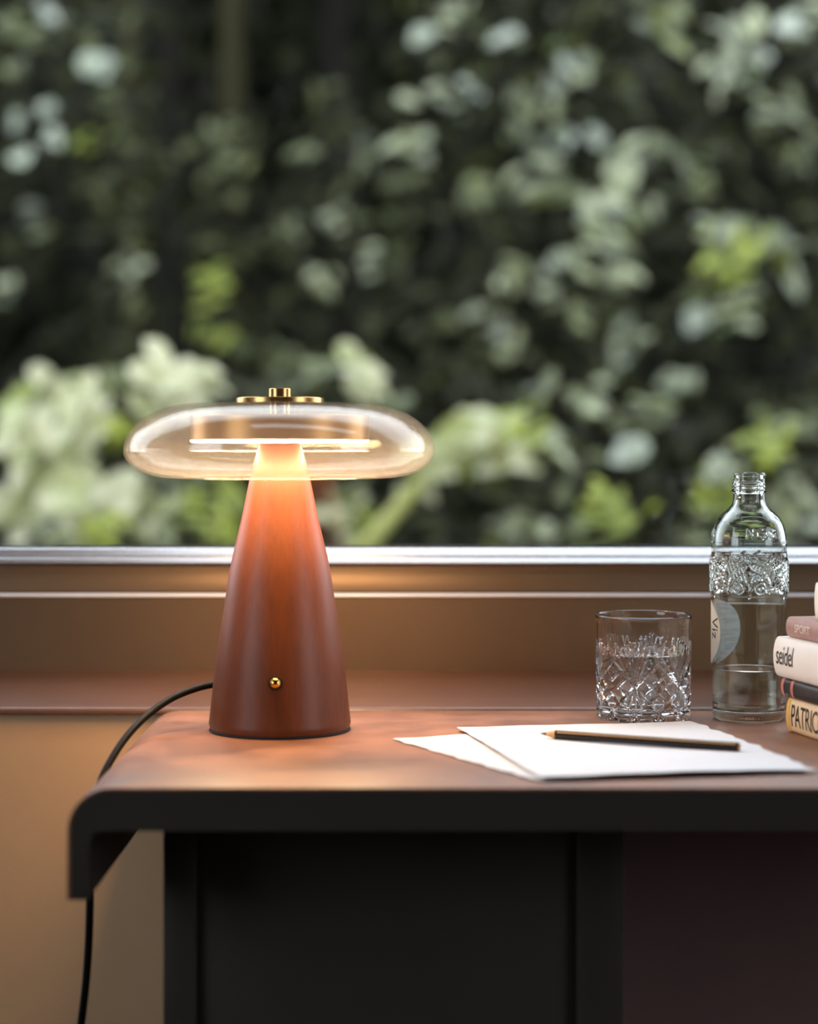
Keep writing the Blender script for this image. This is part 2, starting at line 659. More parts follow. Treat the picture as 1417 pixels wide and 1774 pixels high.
def arc(cx, cz, r, a0, a1, n):
    return [(cx + r * math.cos(math.radians(a0 + (a1 - a0) * i / n)), cz + r * math.sin(math.radians(a0 + (a1 - a0) * i / n))) for i in range(n + 1)]


c = (TX0 + R_OUT, -R_OUT)
skin = [(TX1, 0.0)] + arc(c[0], c[1], R_OUT, 90, 180, 14) + [(TX0, FL_Z), (TX0 + SKIN, FL_Z)] + arc(c[0], c[1], R_OUT - SKIN, 180, 90, 14) + [(TX1, -SKIN)]
dpart('table_top', extrude_me('table_top', skin, TY0, TY1, .0006), M_top)
core = [(TX1, -SKIN)] + arc(c[0], c[1], R_OUT - SKIN, 90, 180, 14) + [(TX0 + SKIN, FL_Z), (TX0 + TH_FL, FL_Z), (TX0 + TH_FL, -TH_SLAB - .010)] + \
    arc(TX0 + TH_FL + .010, -TH_SLAB - .010, .010, 180, 90, 6) + [(TX1, -TH_SLAB)]
dpart('edge_frame', extrude_me('edge_frame', core, TY0 + .0008, TY1 - .0005, 0.0), M_black)
# pedestal: side boards, recessed front board, plinth
PX0, PX1, PYF, PYB = -0.180, 0.157, 1.395, 1.655
dpart('side_panel', box_me('side_panel', PX0, PX0 + .024, PYF, PYB, FLOOR_Z, -TH_SLAB, .0015), M_black)
dpart('side_panel', box_me('side_panel', PX1 - .034, PX1, PYF, PYB, FLOOR_Z, -TH_SLAB, .0015), M_black)
dpart('front_panel', box_me('front_panel', PX0 + .024, PX1 - .034, PYF + .006, PYF + .024, FLOOR_Z, -TH_SLAB, .001), M_black)
dpart('shade_panel', box_me('shade_panel', PX1, TX1 - .03, 1.56, 1.58, FLOOR_Z, -TH_SLAB), M_desk_shade)  # dark sheet standing in for the desk's shade on the wall
dpart('side_panel', box_me('side_panel', TX1 - .03, TX1, PYF, PYB, FLOOR_Z, -TH_SLAB, .0015), M_black)

# ------------------------------------------------------------------ table lamp
LX, LY = -0.1058, 1.562
lamp = tag(empty('table_lamp', (LX, LY, 0)), 'lit table lamp with conical walnut body and flat smoky glass shade', 'lamp')
cone = [(.0580, .0022), (.0582, .006), (.0566, .0194), (.0523, .058), (.0464, .0968), (.0402, .1356), (.0312, .1744), (.0234, .2112), (.0163, .2365)]


def smooth_profile(pts, n=6):
    return [(v.x, v.z) for v in catmull([(r, 0, z) for r, z in pts], n)]


prof = [(0, .0022), (.0570, .0022)] + smooth_profile(cone[1:], 6) + [(0, .2365)]
body = link('body', lathe_me('body', prof, 128, smooth=30), M_wood, lamp)
link('base_pad', lathe_me('base_pad', [(0, 0), (.0572, 0), (.0578, .0008), (.0574, .0022), (0, .0022)], 96), M_foot, lamp)
# the LED disc and the metal drum above it
link('led_disc', lathe_me('led_disc', [(.0600, .2372), (.0600, .2352), (.0715, .2352), (.0730, .2362), (.0730, .2372)], 96, closed=True), M_led, lamp)
link('drum', lathe_me('drum', [(0, .2372), (.0733, .2372), (.0733, .2568), (.0725, .2576), (.0722, .2576), (0, .2576)], 128, smooth=30), M_bronze, lamp)
link('stem', lathe_me('stem', [(0, .2576), (.0085, .2576), (.0085, .2672), (0, .2672)], 48), M_brass, lamp)
cap = link('cap_plate', lathe_me('cap_plate', [(0, .2672), (.0355, .2672), (.0360, .2677), (.0360, .2717), (.0356, .2721), (0, .2721)], 96, smooth=30), M_brass, lamp)
link('finial', lathe_me('finial', [(0, .2721), (.0088, .2721), (.0091, .2724), (.0091, .2793), (.0087, .2797), (0, .2797)], 64, smooth=30), M_brass, cap)


# shade: flattened hollow ring of blown glass
def shade_curve(off):
    pts = []
    zw, rw = .2286, .1271
    for i in range(11):                      # bottom: from opening rim to the widest point
        a = math.radians(-90 + 90 * i / 10)
        pts.append((rw - .040 + (.040 - off) * math.cos(a), zw + (.0222 - off) * math.sin(a)))
    for i in range(1, 15):                   # top
        a = math.radians(90 * i / 14)
        pts.append((rw - .060 + (.060 - off) * math.cos(a), zw + (.0386 - off) * math.sin(a)))
    return pts


TH = .0021
outer, inner = shade_curve(0), shade_curve(TH)
loop = [(.0790, .2063), (.0845, .2062)] + outer + [(.045, .2672), (.0086, .2672), (.0086, .2672 - TH), (.045, .2672 - TH)] + inner[::-1] + [(.0845, .2062 + TH), (.0790, .2063 + TH), (.0782, .2074)]
shade = link('glass_shade', lathe_me('glass_shade', loop, 160, closed=True, smooth=60), M_shade, lamp)
# switch button in a small socket on the front of the body
zsw, rsw = .0445, .0537
an = math.radians(-90)
nrm = Vector((math.cos(an), math.sin(an), .145)).normalized()
q = nrm.to_track_quat('Z', 'Y')
sw = link('switch_button', lathe_me('switch_button', [(0, .0052), (.0012, .0050), (.0030, .0044), (.0042, .0028), (.0046, .0008), (.0043, -.001), (0, -.001)], 40, smooth=60), M_gold, lamp)
sw.location = (rsw * math.cos(an), rsw * math.sin(an), zsw)
sw.rotation_mode = 'QUATERNION'; sw.rotation_quaternion = q
rg = link('socket_ring', lathe_me('socket_ring', [(.0047, -.001), (.0047, .0006), (.0056, .0007), (.0059, .0002), (.0059, -.001)], 40, closed=True), M_foot, sw)

# cable
cab = [(-.150, 1.600, .030), (-.161, 1.588, .0338), (-.176, 1.570, .0325), (-.193, 1.550, .0272), (-.2085, 1.530, .0175), (-.2200, 1.508, .0065),
       (-.2295, 1.488, -.0075), (-.2375, 1.468, -.026), (-.2415, 1.455, -.05), (-.2425, 1.450, -.09), (-.2432, 1.450, -.13), (-.2455, 1.451, -.17),
       (-.2500, 1.453, -.208), (-.2580, 1.46, -.26), (-.268, 1.47, -.36), (-.272, 1.49, -.52), (-.268, 1.52, -.66), (-.27, 1.56, -.712), (-.33, 1.62, -.7155), (-.5, 1.65, -.7155)]
cpts = catmull(cab, 7)
tag(link('power_cable', tube_me('power_cable', cpts, .0030, 12), M_cable), 'black lamp cable arching over the left end of the desk and hanging down', 'cable')

# ------------------------------------------------------------------ sheets of paper


def sheet(name, A, u, v, W, H, z, seed, curl, label, dz=0.0):
    A = Vector((A[0], A[1], 0))
    u = Vector((u[0], u[1], 0)).normalized()
    v = Vector((v[0], v[1], 0)).normalized()
    r = random.Random(seed)
    NU, NV = 48, 56
    ph = [r.uniform(0, 6.28) for _ in range(8)]
    verts, faces = [], []
    for layer in (0, 1):
        for j in range(NV + 1):
            for i in range(NU + 1):
                a, b = i / NU, j / NV
                wob_l = (.0010 * math.sin(31 * b + ph[0]) + .0008 * math.sin(67 * b + ph[1])) * (1 if dz else .25)
                wob_r = .0011 * math.sin(27 * b + ph[2]) + .0010 * math.sin(58 * b + ph[3])
                du = wob_l * (1 - a) ** 6 + wob_r * a ** 6
                dv = (.0008 * math.sin(23 * a + ph[4])) * (b ** 8 + (1 - b) ** 8)
                P = A + u * (a * W + du) + v * (b * H + dv)
                hz = curl * (abs(a - .5) * 2) ** 4 * .35 * (0.6 + .4 * math.sin(5 * b + ph[5]))
                hz += curl * .8 * (max(0, b - .75) / .25) ** 2 * (.5 + .5 * math.sin(4 * a + ph[6]))
                hz += curl * .25 * a ** 6 * (1 + math.sin(40 * b + ph[7])) * .5
                hz += .0003 * (1 + math.sin(6 * a + 4 * b + ph[3]))
                verts.append((P.x, P.y, z + hz + layer * .00018))
    n = (NU + 1) * (NV + 1)
    for layer in (0, 1):
        for j in range(NV):
            for i in range(NU):
                k = layer * n + j * (NU + 1) + i
                faces.append((k, k + 1, k + NU + 2, k + NU + 1))
    rim = [i for i in range(NU + 1)] + [j * (NU + 1) + NU for j in range(1, NV + 1)] + [NV * (NU + 1) + i for i in range(NU - 1, -1, -1)] + [j * (NU + 1) for j in range(NV - 1, 0, -1)]
    for a, b in zip(rim, rim[1:] + rim[:1]):
        faces.append((a, b, n + b, n + a))
    me = fix_normals(mesh_py(name, verts, faces))
    smooth_by_angle(me, 50)
    return tag(link(name, me, M_paper), label, 'paper', 'sheets of paper on the desk')


sheet('paper_sheet', (-.0130, 1.506), (.912, .411), (.467, -.884), .150, .222, .0004, 3, .0012,
      'lower white paper sheet with its pointed corner sticking out towards the lamp', dz=1)
sheet('paper_sheet', (.0394, 1.553), (.196, .036), (.0527, -.246), .199, .246, .0024, 5, .0022,
      'upper white paper sheet lying under the pencil in front of the tumbler')

# ------------------------------------------------------------------ pencil
tip, end = Vector((.1027, 1.4967, .0065)), Vector((.2474, 1.4275, .0065))
ax = (end - tip).normalized()
L = (end - tip).length
pen = tag(empty('pencil', tip), 'black hexagonal pencil with a painted tan highlight lying on the upper paper sheet', 'pencil')
pen.rotation_mode = 'QUATERNION'
pen.rotation_quaternion = ax.to_track_quat('X', 'Z')


def hexprism(name, x0, x1, r0, r1, sides=6, rot=0.0):
    verts, faces = [], []
    for x, r in ((x0, r0), (x1, r1)):
        for k in range(sides):
            a = 2 * math.pi * k / sides + rot
            verts.append((x, r * math.cos(a), r * math.sin(a)))
    for k in range(sides):
        k2 = (k + 1) % sides
        faces.append((k, k2, sides + k2, sides + k))
    faces += [tuple(range(sides - 1, -1, -1)), tuple(range(sides, 2 * sides))]
    return fix_normals(mesh_py(name, verts, faces))


PR = .0036
link('barrel', hexprism('barrel', .0135, L, PR, PR), M_penpaint, pen)
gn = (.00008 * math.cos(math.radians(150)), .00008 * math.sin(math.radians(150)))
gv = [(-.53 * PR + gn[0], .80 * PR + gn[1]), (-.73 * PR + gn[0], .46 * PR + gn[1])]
glint_me = mesh_py('facet_glint', [(.0150, *gv[0]), (L - .002, *gv[0]), (L - .002, *gv[1]), (.0150, *gv[1])], [(0, 1, 2, 3)])  # sky reflection painted as a tan strip on the upper facet
link('facet_glint', glint_me, M_glint, pen)
link('wood_tip', hexprism('wood_tip', .0060, .0135, .0016, PR * .985, 18), M_cedar, pen)
link('graphite_point', hexprism('graphite_point', 0, .0060, .0002, .0016, 14), M_graphite, pen)
link('cut_end', hexprism('cut_end', L, L + .0004, PR * .9, PR * .86), M_cedar, pen)
# ------------------------------------------------------------------ cut-crystal tumbler
GX, GY, GH = .2008, 1.632, .0885


def seg_dist(U, Z, a, b, period):
    best = np.full(U.shape, 1e9)
    for sh in (-period, 0, period):
        ax_, az_ = a[0] + sh, a[1]
        bx_, bz_ = b[0] + sh, b[1]
        dx, dz = bx_ - ax_, bz_ - az_
        t = np.clip(((U - ax_) * dx + (Z - az_) * dz) / (dx * dx + dz * dz), 0, 1)
        d = np.hypot(U - ax_ - t * dx, Z - az_ - t * dz)
        best = np.minimum(best, d)
    return best


def tumbler_mesh():
    NS, NZ = 432, 128
    th = np.arange(NS) / NS * 2 * np.pi
    zs = np.linspace(0.0016, GH - .0012, NZ)
    r_at = lambda z: .0400 + (.0412 - .0400) * z / GH
    rr = .0405
    # work in one 60 degree cell, symmetric
    cell = 2 * math.pi * rr / 6
    off = math.radians(-108)
    U, Z = np.meshgrid((((th - off) * rr) % cell), zs)
    S = (0.0, .0300); h = cell / 2
    B, T = .0072, .0505
    segs = []                                    # (a, b, half width, depth)
    for s in (-1, 1):
        segs.append((S, (s * h, B), .0011, .0013))
        segs.append((S, (s * h, T), .0011, .0013))
        for f in (.34, .62):                     # cross hatching inside the diamonds
            segs.append(((s * h * f, .0300 + (T - .0300) * f), (s * h * (f + .36), .0300 + (T - .03) * f - (T - .03) * .36 * 1.0), .0008, .0009))
            segs.append(((s * h * f, .0300 - (.0300 - B) * f), (s * h * (f + .36), .0300 - (.0300 - B) * f + (.03 - B) * .36), .0008, .0009))
        segs.append((S, (s * h * .36, .0640), .0010, .0012))
        segs.append((S, (s * h * .17, .0670), .0008, .0010))
        segs.append((S, (s * h * .58, .0610), .0009, .0010))
        segs.append((S, (s * h * .30, .0090), .0009, .0011))
        segs.append(((s * h, B), (s * h * .72, .0015), .0009, .0011))
        segs.append(((s * h * .94, T), (s * h * .80, .0655), .0008, .0009))
    segs.append((S, (0, .0085), .0011, .0013))
    segs.append((S, (0, .0665), .0010, .0012))
    segs.append(((h, B), (h, .0015), .0009, .0011))
    segs.append(((0, .0080), (h * .16, .0015), .0008, .001))
    segs.append(((0, .0080), (-h * .16, .0015), .0008, .001))
    segs.append(((-h, .0085), (h, .0085), .0008, .0009))
    depth = np.zeros_like(U)
    for a, b, wd, dp in segs:
        d = seg_dist(U, Z, a, b, cell)
        depth = np.maximum(depth, 1.5 * dp * np.clip(1 - d / (wd * 1.7), 0, 1))
    # pillow between grooves and faint vertical panels near the rim
    flute = .00035 * (np.abs(((U / cell * 3) % 1) - .5) * 2) * np.clip((Z - .058) / .01, 0, 1) * np.clip((GH - .004 - Z) / .004, 0, 1)
    R = r_at(Z) - depth - flute
    verts = []
    for j in range(NZ):
        for i in range(NS):
            verts.append((R[j, i] * math.cos(th[i]), R[j, i] * math.sin(th[i]), zs[j]))
    rings = [list(range(j * NS, (j + 1) * NS)) for j in range(NZ)]

    def ring(r, z):
        b = len(verts)
        for i in range(NS):
            verts.append((r * math.cos(th[i]), r * math.sin(th[i]), z))
        rings.append(list(range(b, b + NS)))
    for a in (30, 60, 90, 120, 150):             # rounded rim
        ring(.0402 + .0010 * math.cos(math.radians(a)) - .0001, GH - .0012 + .0012 * math.sin(math.radians(a)))
    for z in np.linspace(GH - .0012, .014, 24):
        ring(.0390 - .0014 * (1 - (z - .014) / (GH - .0152)), z)
    for k in range(1, 6):                        # inner floor
        a = math.radians(90 * k / 6)
        ring(.0376 - .005 + .005 * math.cos(a), .014 - .005 * math.sin(a))
    ring(.016, .0088)
    faces = []
    for A, Bq in zip(rings, rings[1:]):
        for i in range(NS):
            i2 = (i + 1) % NS
            faces.append((A[i], A[i2], Bq[i2], Bq[i]))
    ci = len(verts); verts.append((0, 0, .0087))
    A = rings[-1]
    for i in range(NS):
        faces.append((A[i], A[(i + 1) % NS], ci))
    # underside, slightly hollow
    b = len(verts)
    for i in range(NS): verts.append((.0385 * math.cos(th[i]), .0385 * math.sin(th[i]), 0.0))
    b2 = len(verts)
    for i in range(NS): verts.append((.030 * math.cos(th[i]), .030 * math.sin(th[i]), .0006))
    c0 = len(verts); verts.append((0, 0, .0018))
    for i in range(NS):
        i2 = (i + 1) % NS
        faces.append((rings[0][i2], rings[0][i], b + i, b + i2))
        faces.append((b + i2, b + i, b2 + i, b2 + i2))
        faces.append((b2 + i2, b2 + i, c0))
    me = fix_normals(mesh_py('tumbler', verts, faces))
    smooth_by_angle(me, 22)
    return me


tag(link('tumbler', tumbler_mesh(), M_crystal, loc=(GX, GY, 0.0002)), 'cut crystal tumbler half filled with water behind the paper', 'glass')
wl = .0556
wprof = [(0, .0089), (.016, .0090)]
for k in range(5, 0, -1):
    a = math.radians(90 * k / 6)
    wprof.append((.0376 - .005 + .005 * math.cos(a) + .0001, .0141 - .005 * math.sin(a)))
wprof += [(.0377, .0142), (.0390 - .0014 * (1 - (wl - .014) / (GH - .0152)) + .0001, wl), (.0365, wl - .0006), (.02, wl - .0006), (0, wl - .0006)]
tag(link('water', lathe_me('water', wprof, 128, smooth=50), M_water, loc=(GX, GY, .0002)), 'clear water standing in the cut crystal tumbler', 'water')

# ------------------------------------------------------------------ glass bottle
BX, BY = .2895, 1.622
bprof = [(.0270, .0000), (.0297, .0012), (.0306, .0040), (.0309, .0090), (.0311, .042), (.0314, .080), (.0318, .100), (.0323, .104), (.0323, .1385),
         (.0319, .142), (.0318, .150), (.0312, .1570), (.0290, .1655), (.0250, .1725), (.0205, .1770), (.0165, .1800), (.0140, .1830), (.0133, .1880), (.0132, .1920),
         (.0146, .1930), (.0148, .1945), (.0136, .1958), (.0136, .1968), (.0143, .1976), (.0136, .1986), (.0136, .1998), (.0143, .2006), (.0135, .2016),
         (.0134, .2060), (.0138, .2070), (.0138, .2088), (.0131, .2098)]


def bottle_mesh():
    NS = 300
    pr = []
    for (r0, z0), (r1, z1) in zip(bprof[:-1], bprof[1:]):
        n = max(1, int(abs(z1 - z0) / .00065)) if .1 < z0 < .175 else max(2, int(abs(z1 - z0) / .003))
        for k in range(n):
            t = k / n
            pr.append((r0 + (r1 - r0) * t, z0 + (z1 - z0) * t))
    pr.append(bprof[-1])
    # light smoothing of the outline below the thread
    P = np.array(pr)
    for _ in range(3):
        Q = P.copy()
        Q[1:-1, 0] = (P[:-2, 0] + 2 * P[1:-1, 0] + P[2:, 0]) / 4
        P[:, 0] = np.where(P[:, 1] < .19, Q[:, 0], P[:, 0])
    th = np.arange(NS) / NS * 2 * np.pi
    TH_, ZZ = np.meshgrid(th, P[:, 1])
    U = TH_ * .032
    period = 2 * math.pi * .032
    rel = np.zeros_like(U)
    r = random.Random(21)

    def stroke(pts, wd, hgt):
        nonlocal rel
        zlo = min(p[1] for p in pts) - wd * 2; zhi = max(p[1] for p in pts) + wd * 2
        rows = np.where((P[:, 1] >= zlo) & (P[:, 1] <= zhi))[0]
        if len(rows) == 0: return
        sl = slice(rows[0], rows[-1] + 1)
        d = np.full(U[sl].shape, 1e9)
        for a, b in zip(pts, pts[1:]):
            d = np.minimum(d, seg_dist(U[sl], ZZ[sl], a, b, period))
        rel[sl] = np.maximum(rel[sl], hgt * np.sqrt(np.clip(1 - (d / wd) ** 2, 0, 1)))

    # scrolls, arcs and leaves round the upper body
    zc0, zc1 = .1055, .1375
    ncell = 5
    for k in range(ncell):
        u0 = (k + .62) * period / ncell
        for s in (-1, 1):
            sp = []
            for i in range(22):
                a = i * .46
                rad = .0010 + .0055 * i / 21
                sp.append((u0 + s * (.0095 - rad * math.cos(a)), zc0 + .0075 + rad * math.sin(a)))
            stroke(sp, .0009, .0011)
            for m in range(5):
                bx = u0 + s * (.002 + .0032 * m)
                stroke([(bx, zc0 + .0135 + .001 * m), (bx + s * .0018, zc0 + .018 + .0008 * m), (bx + s * (.0045 + .001 * r.random()), zc1 - .004 + .003 * r.random())], .0009, .0011)
            stroke([(u0 + s * .0195 * math.cos(t) * 1.0, zc0 + .004 + .024 * math.sin(t)) for t in np.linspace(.15, 1.5, 12)], .0010, .0012)
            stroke([(u0 + s * .0150 * math.cos(t) * 1.0, zc0 + .002 + .019 * math.sin(t)) for t in np.linspace(.15, 1.5, 12)], .0008, .0010)
        stroke([(u0, zc0), (u0 + .001, zc0 + .006), (u0, zc0 + .012)], .0010, .0012)
    for k in range(60):
        u = r.uniform(0, period); z = r.uniform(zc1 - .006, zc1 + .001)
        stroke([(u, z), (u + r.uniform(-.003, .003), z + r.uniform(.001, .003))], .0007, .0009)
    # raised letters on the shoulder
    zl, zh = .1545, .1625
    for k, word in enumerate(('NOS', 'NOS', 'NOS')):
        u0 = (k * 2 * math.pi / 3 + math.radians(-103)) * .032
        for j, chh in enumerate(word):
            x = u0 + j * .0098
            hh = zh - zl
            if chh == 'N':
                pts = [(x, zl), (x, zh), (x + .0055, zl), (x + .0055, zh)]
            elif chh == 'O':
                pts = [(x + .0038 + .0042 * math.cos(t), zl + hh / 2 + hh / 2 * math.sin(t)) for t in np.linspace(0, 2 * math.pi, 20)]
            else:
                pts = [(x + .0055, zh - .001), (x + .003, zh), (x + .0005, zh - .002), (x + .003, zl + hh / 2), (x + .0058, zl + .002), (x + .003, zl), (x, zl + .001)]
            stroke(pts, .0008, .0008)
    # stipple near the heel
    for k in range(80):
        u = period * k / 80
        stroke([(u, .0030), (u, .0045)], .0007, .0004)
    RR = P[:, 0][:, None] + rel
    verts = []
    for j in range(len(P)):
        for i in range(NS):
            verts.append((RR[j, i] * math.cos(th[i]), RR[j, i] * math.sin(th[i]), P[j, 1]))
    rings = [list(range(j * NS, (j + 1) * NS)) for j in range(len(P))]

    def ring(rad, z):
        b = len(verts)
        for i in range(NS): verts.append((rad * math.cos(th[i]), rad * math.sin(th[i]), z))
        rings.append(list(range(b, b + NS)))
    ring(.0118, .2100); ring(.0106, .2094)
    inner = [(.0102, .2075), (.0102, .190), (.0106, .184), (.0135, .1785), (.0185, .1740), (.0235, .1690), (.0268, .1630), (.0285, .1560), (.0291, .148), (.0292, .104), (.0287, .080), (.0284, .042),
             (.0282, .014), (.0270, .0105), (.0235, .0085), (.015, .0098), (.007, .0115)]
    sp = [(v.x, v.z) for v in catmull([(a, 0, b) for a, b in inner], 3)]
    for rad, z in sp: ring(rad, z)
    faces = []
    for A, Bq in zip(rings, rings[1:]):
        for i in range(NS):
            i2 = (i + 1) % NS
            faces.append((A[i], A[i2], Bq[i2], Bq[i]))
    ci = len(verts); verts.append((0, 0, .0120))
    for i in range(NS): faces.append((rings[-1][i], rings[-1][(i + 1) % NS], ci))
    b2 = len(verts)
    for i in range(NS): verts.append((.020 * math.cos(th[i]), .020 * math.sin(th[i]), .0022))
    c0 = len(verts); verts.append((0, 0, .0045))
    for i in range(NS):
        i2 = (i + 1) % NS
        faces.append((rings[0][i2], rings[0][i], b2 + i, b2 + i2))
        faces.append((b2 + i2, b2 + i, c0))
    me = fix_normals(mesh_py('glass_bottle', verts, faces))
    smooth_by_angle(me, 40)
    return me


bottle = tag(empty('glass_bottle', (BX, BY, .0002)), 'clear embossed glass bottle without a cap, standing between tumbler and books', 'bottle')
link('glass_body', bottle_mesh(), M_bottle, bottle)
bwl = .0434
bw = [(0, .0121), (.007, .0116), (.015, .0099), (.0236, .0086), (.0271, .0106), (.0283, .0141), (.02845, .042), (.0285, bwl), (.0270, bwl - .0006), (.015, bwl - .0006), (0, bwl - .0006)]
tag(link('water', lathe_me('water', bw, 128, smooth=50), M_water, loc=(BX, BY, .0002)), 'shallow clear water standing in the bottom of the glass bottle', 'water')


def label_mats():
    outs = pbr('cream_label', srgb(226, 214, 190), rough=0.6, var=0.04, scale=200)
    m, nt, out = new_mat('label_back_print')
    p = node(nt, 'ShaderNodeBsdfPrincipled')
    p.inputs['Roughness'].default_value = 0.7
    tc = node(nt, 'ShaderNodeTexCoord')
    mp = node(nt, 'ShaderNodeMapping')
    mp.inputs['Scale'].default_value = (60, 60, 420)
    nt.links.new(tc.outputs['Object'], mp.inputs[0])
    nz = node(nt, 'ShaderNodeTexNoise')
    nz.inputs['Scale'].default_value = 1.0
    nz.inputs['Detail'].default_value = 3
    nt.links.new(mp.outputs[0], nz.inputs['Vector'])
    cr = node(nt, 'ShaderNodeValToRGB')
    cr.color_ramp.elements[0].position = 0.42
    cr.color_ramp.elements[1].position = 0.52
    cr.color_ramp.elements[0].color = rgba(srgb(150, 158, 170))
    cr.color_ramp.elements[1].color = rgba(srgb(205, 208, 212))
    nt.links.new(nz.outputs['Fac'], cr.inputs[0])
    nt.links.new(cr.outputs[0], p.inputs['Base Color'])
    nt.links.new(p.outputs[0], out.inputs[0])
    for mm_ in (outs, m):                  # thin paper: some light comes through
        t_ = mm_.node_tree
        o_ = [q for q in t_.nodes if q.type == 'OUTPUT_MATERIAL'][0]
        src = o_.inputs[0].links[0].from_socket
        tl_ = node(t_, 'ShaderNodeBsdfTranslucent')
        tl_.inputs[0].default_value = (.85, .86, .88, 1)
        mx_ = node(t_, 'ShaderNodeMixShader')
        mx_.inputs[0].default_value = 0.5
        t_.links.new(src, mx_.inputs[1])
        t_.links.new(tl_.outputs[0], mx_.inputs[2])
        t_.links.new(mx_.outputs[0], o_.inputs[0])
    return outs, m


M_lab, M_lab_in = label_mats()


def wrap_patch(name, ang0, halfang, zc, hz, rad, n=40, m=24):
    """oval patch bent round the bottle; angles in degrees, 0 = +x, -90 = towards the camera"""
    verts, faces = [], []
    for j in range(m + 1):
        tz = -1 + 2 * j / m
        half = halfang * math.sqrt(max(0, 1 - abs(tz) ** 2.2)) + .5
        for i in range(n + 1):
            a = math.radians(ang0 + half * (-1 + 2 * i / n))
            verts.append((rad * math.cos(a), rad * math.sin(a), zc + hz * tz))
    for j in range(m):
        for i in range(n):
            k = j * (n + 1) + i
            faces.append((k, k + 1, k + n + 2, k + n + 1))
    return mesh_py(name, verts, faces)


LA, LHALF, LZ, LHZ = 153, 58, .0745, .0290
# outer (cream) and inner (grey blue, seen through the bottle) faces of the label
lab = link('label_front', wrap_patch('label_front', LA, LHALF, LZ, LHZ, .0321), M_lab, bottle, smooth=True)
link('label_back', wrap_patch('label_back', LA, LHALF, LZ, LHZ, .03195), M_lab_in, bottle, smooth=True)
tm = text_verts('Viz', size=.015)
for v in tm.vertices:
    # running down the label, near the edge that faces the camera
    s, hgt = v.co.x, v.co.y
    a = math.radians(188 + hgt / .0325 * 57.3)
    v.co = Vector((.03225 * math.cos(a), .03225 * math.sin(a), LZ + .013 - s))
link('lettering', tm, M_ink, lab)

# ------------------------------------------------------------------ stack of books
BU = Vector((-.238, .971, 0)).normalized()        # along the spines, away from the camera
BN = Vector((.971, .238, 0)).normalized()         # from the spine into the book


def book(label, P, z, th_, length, width, cover_mat, spine_mat=None, text=None, tsize=.01, tpos=.005, tz=.3, tmat=None, tsx=1.0, end_mat=None, tilt=0.0, shear=0.0, sround=.004):
    o = tag(empty('book', (P[0], P[1], z), math.atan2(-BU.y, -BU.x) + tilt), label, 'book', 'stack of books at the right edge')
    # local axes: x runs from the far end of the spine towards the camera, y from the spine into the book
    bt = .0022
    nseg = 10
    out_, in_ = [], []
    for k in range(nseg + 1):
        a = math.pi * k / nseg
        out_.append((-sround * math.sin(a), th_ / 2 - th_ / 2 * math.cos(a)))
        in_.append((bt * .9 - sround * math.sin(a), th_ / 2 - (th_ / 2 - bt) * math.cos(a)))
    poly = [(width, 0)] + out_ + [(width, th_), (width, th_ - bt)] + in_[::-1] + [(width, bt)]
    n = len(poly)
    verts = [(0, y, zz) for y, zz in poly] + [(length, y, zz) for y, zz in poly]
    faces = [tuple(range(n)), tuple(range(2 * n - 1, n - 1, -1))]
    for i in range(n):
        j = (i + 1) % n
        faces.append((i, n + i, n + j, j))
    me = fix_normals(mesh_py('cover', verts, faces))
    smooth_by_angle(me, 40)
    cv = link('cover', me, cover_mat, o)
    pg = [(width - .004, bt), (bt * .9, bt)] + [(p[0] + .0003, p[1]) for p in in_] + [(width - .004, th_ - bt)]
    pg = [(width - .004, bt + .0001), (.004, bt + .0001), (.002, th_ / 2), (.004, th_ - bt - .0001), (width - .004, th_ - bt - .0001)]
    n = len(pg)
    verts = [(.003, y, zz) for y, zz in pg] + [(length - .003, y, zz) for y, zz in pg]
    faces = [tuple(range(n)), tuple(range(2 * n - 1, n - 1, -1))]
    for i in range(n):
        j = (i + 1) % n
        faces.append((i, n + i, n + j, j))
    link('pages', fix_normals(mesh_py('pages', verts, faces)), M_pages, o)

    def on_spine(zz, lift=.0002):
        c_ = max(-1, min(1, 1 - 2 * zz / th_))
        return -sround * math.sin(math.acos(c_)) - lift
    if text:
        tm = text_verts(text, size=tsize, spacing=.95, shear=shear)
        for v in tm.vertices:
            zz = th_ * tz + v.co.y
            v.co = Vector((tpos + v.co.x * tsx, on_spine(zz, .0003), zz))
        link('title', tm, tmat or M_ink, cv)
    return o, cv, on_spine


M_b_cream = pbr('cream_cover', srgb(228, 206, 172), rough=0.5, var=0.05, scale=40)
M_b_yellow = pbr('yellow_band', srgb(226, 186, 96), rough=0.5, var=0.06, scale=60)
M_b_black = pbr('black_cover', srgb(44, 36, 36), rough=0.35, var=0.1, scale=30)
M_b_rose = pbr('rose_band', srgb(190, 120, 108), rough=0.5, var=0.1, scale=80)
M_b_white = pbr('white_cover', srgb(226, 220, 214), rough=0.5, var=0.03, scale=40)
M_b_mauve = pbr('mauve_cover', srgb(160, 124, 116), rough=0.5, var=0.15, scale=160)
M_b_pale = pbr('pale_lettering', srgb(226, 210, 196), rough=0.6)
M_b_offwhite = pbr('offwhite_cover', srgb(236, 230, 216), rough=0.55, var=0.03, scale=40)


def band_on(cv, on_spine, th_, x0, x1, mat, name='band'):
    n = 12
    verts, faces = [], []
    for k in range(n + 1):
        zz = th_ * (.02 + .96 * k / n)
        y = on_spine(zz, .00025)
        verts += [(x0, y, zz), (x1, y, zz)]
    for k in range(n):
        faces.append((2 * k, 2 * k + 1, 2 * k + 3, 2 * k + 2))
    link(name, mesh_py(name, verts, faces), mat, cv, smooth=True)


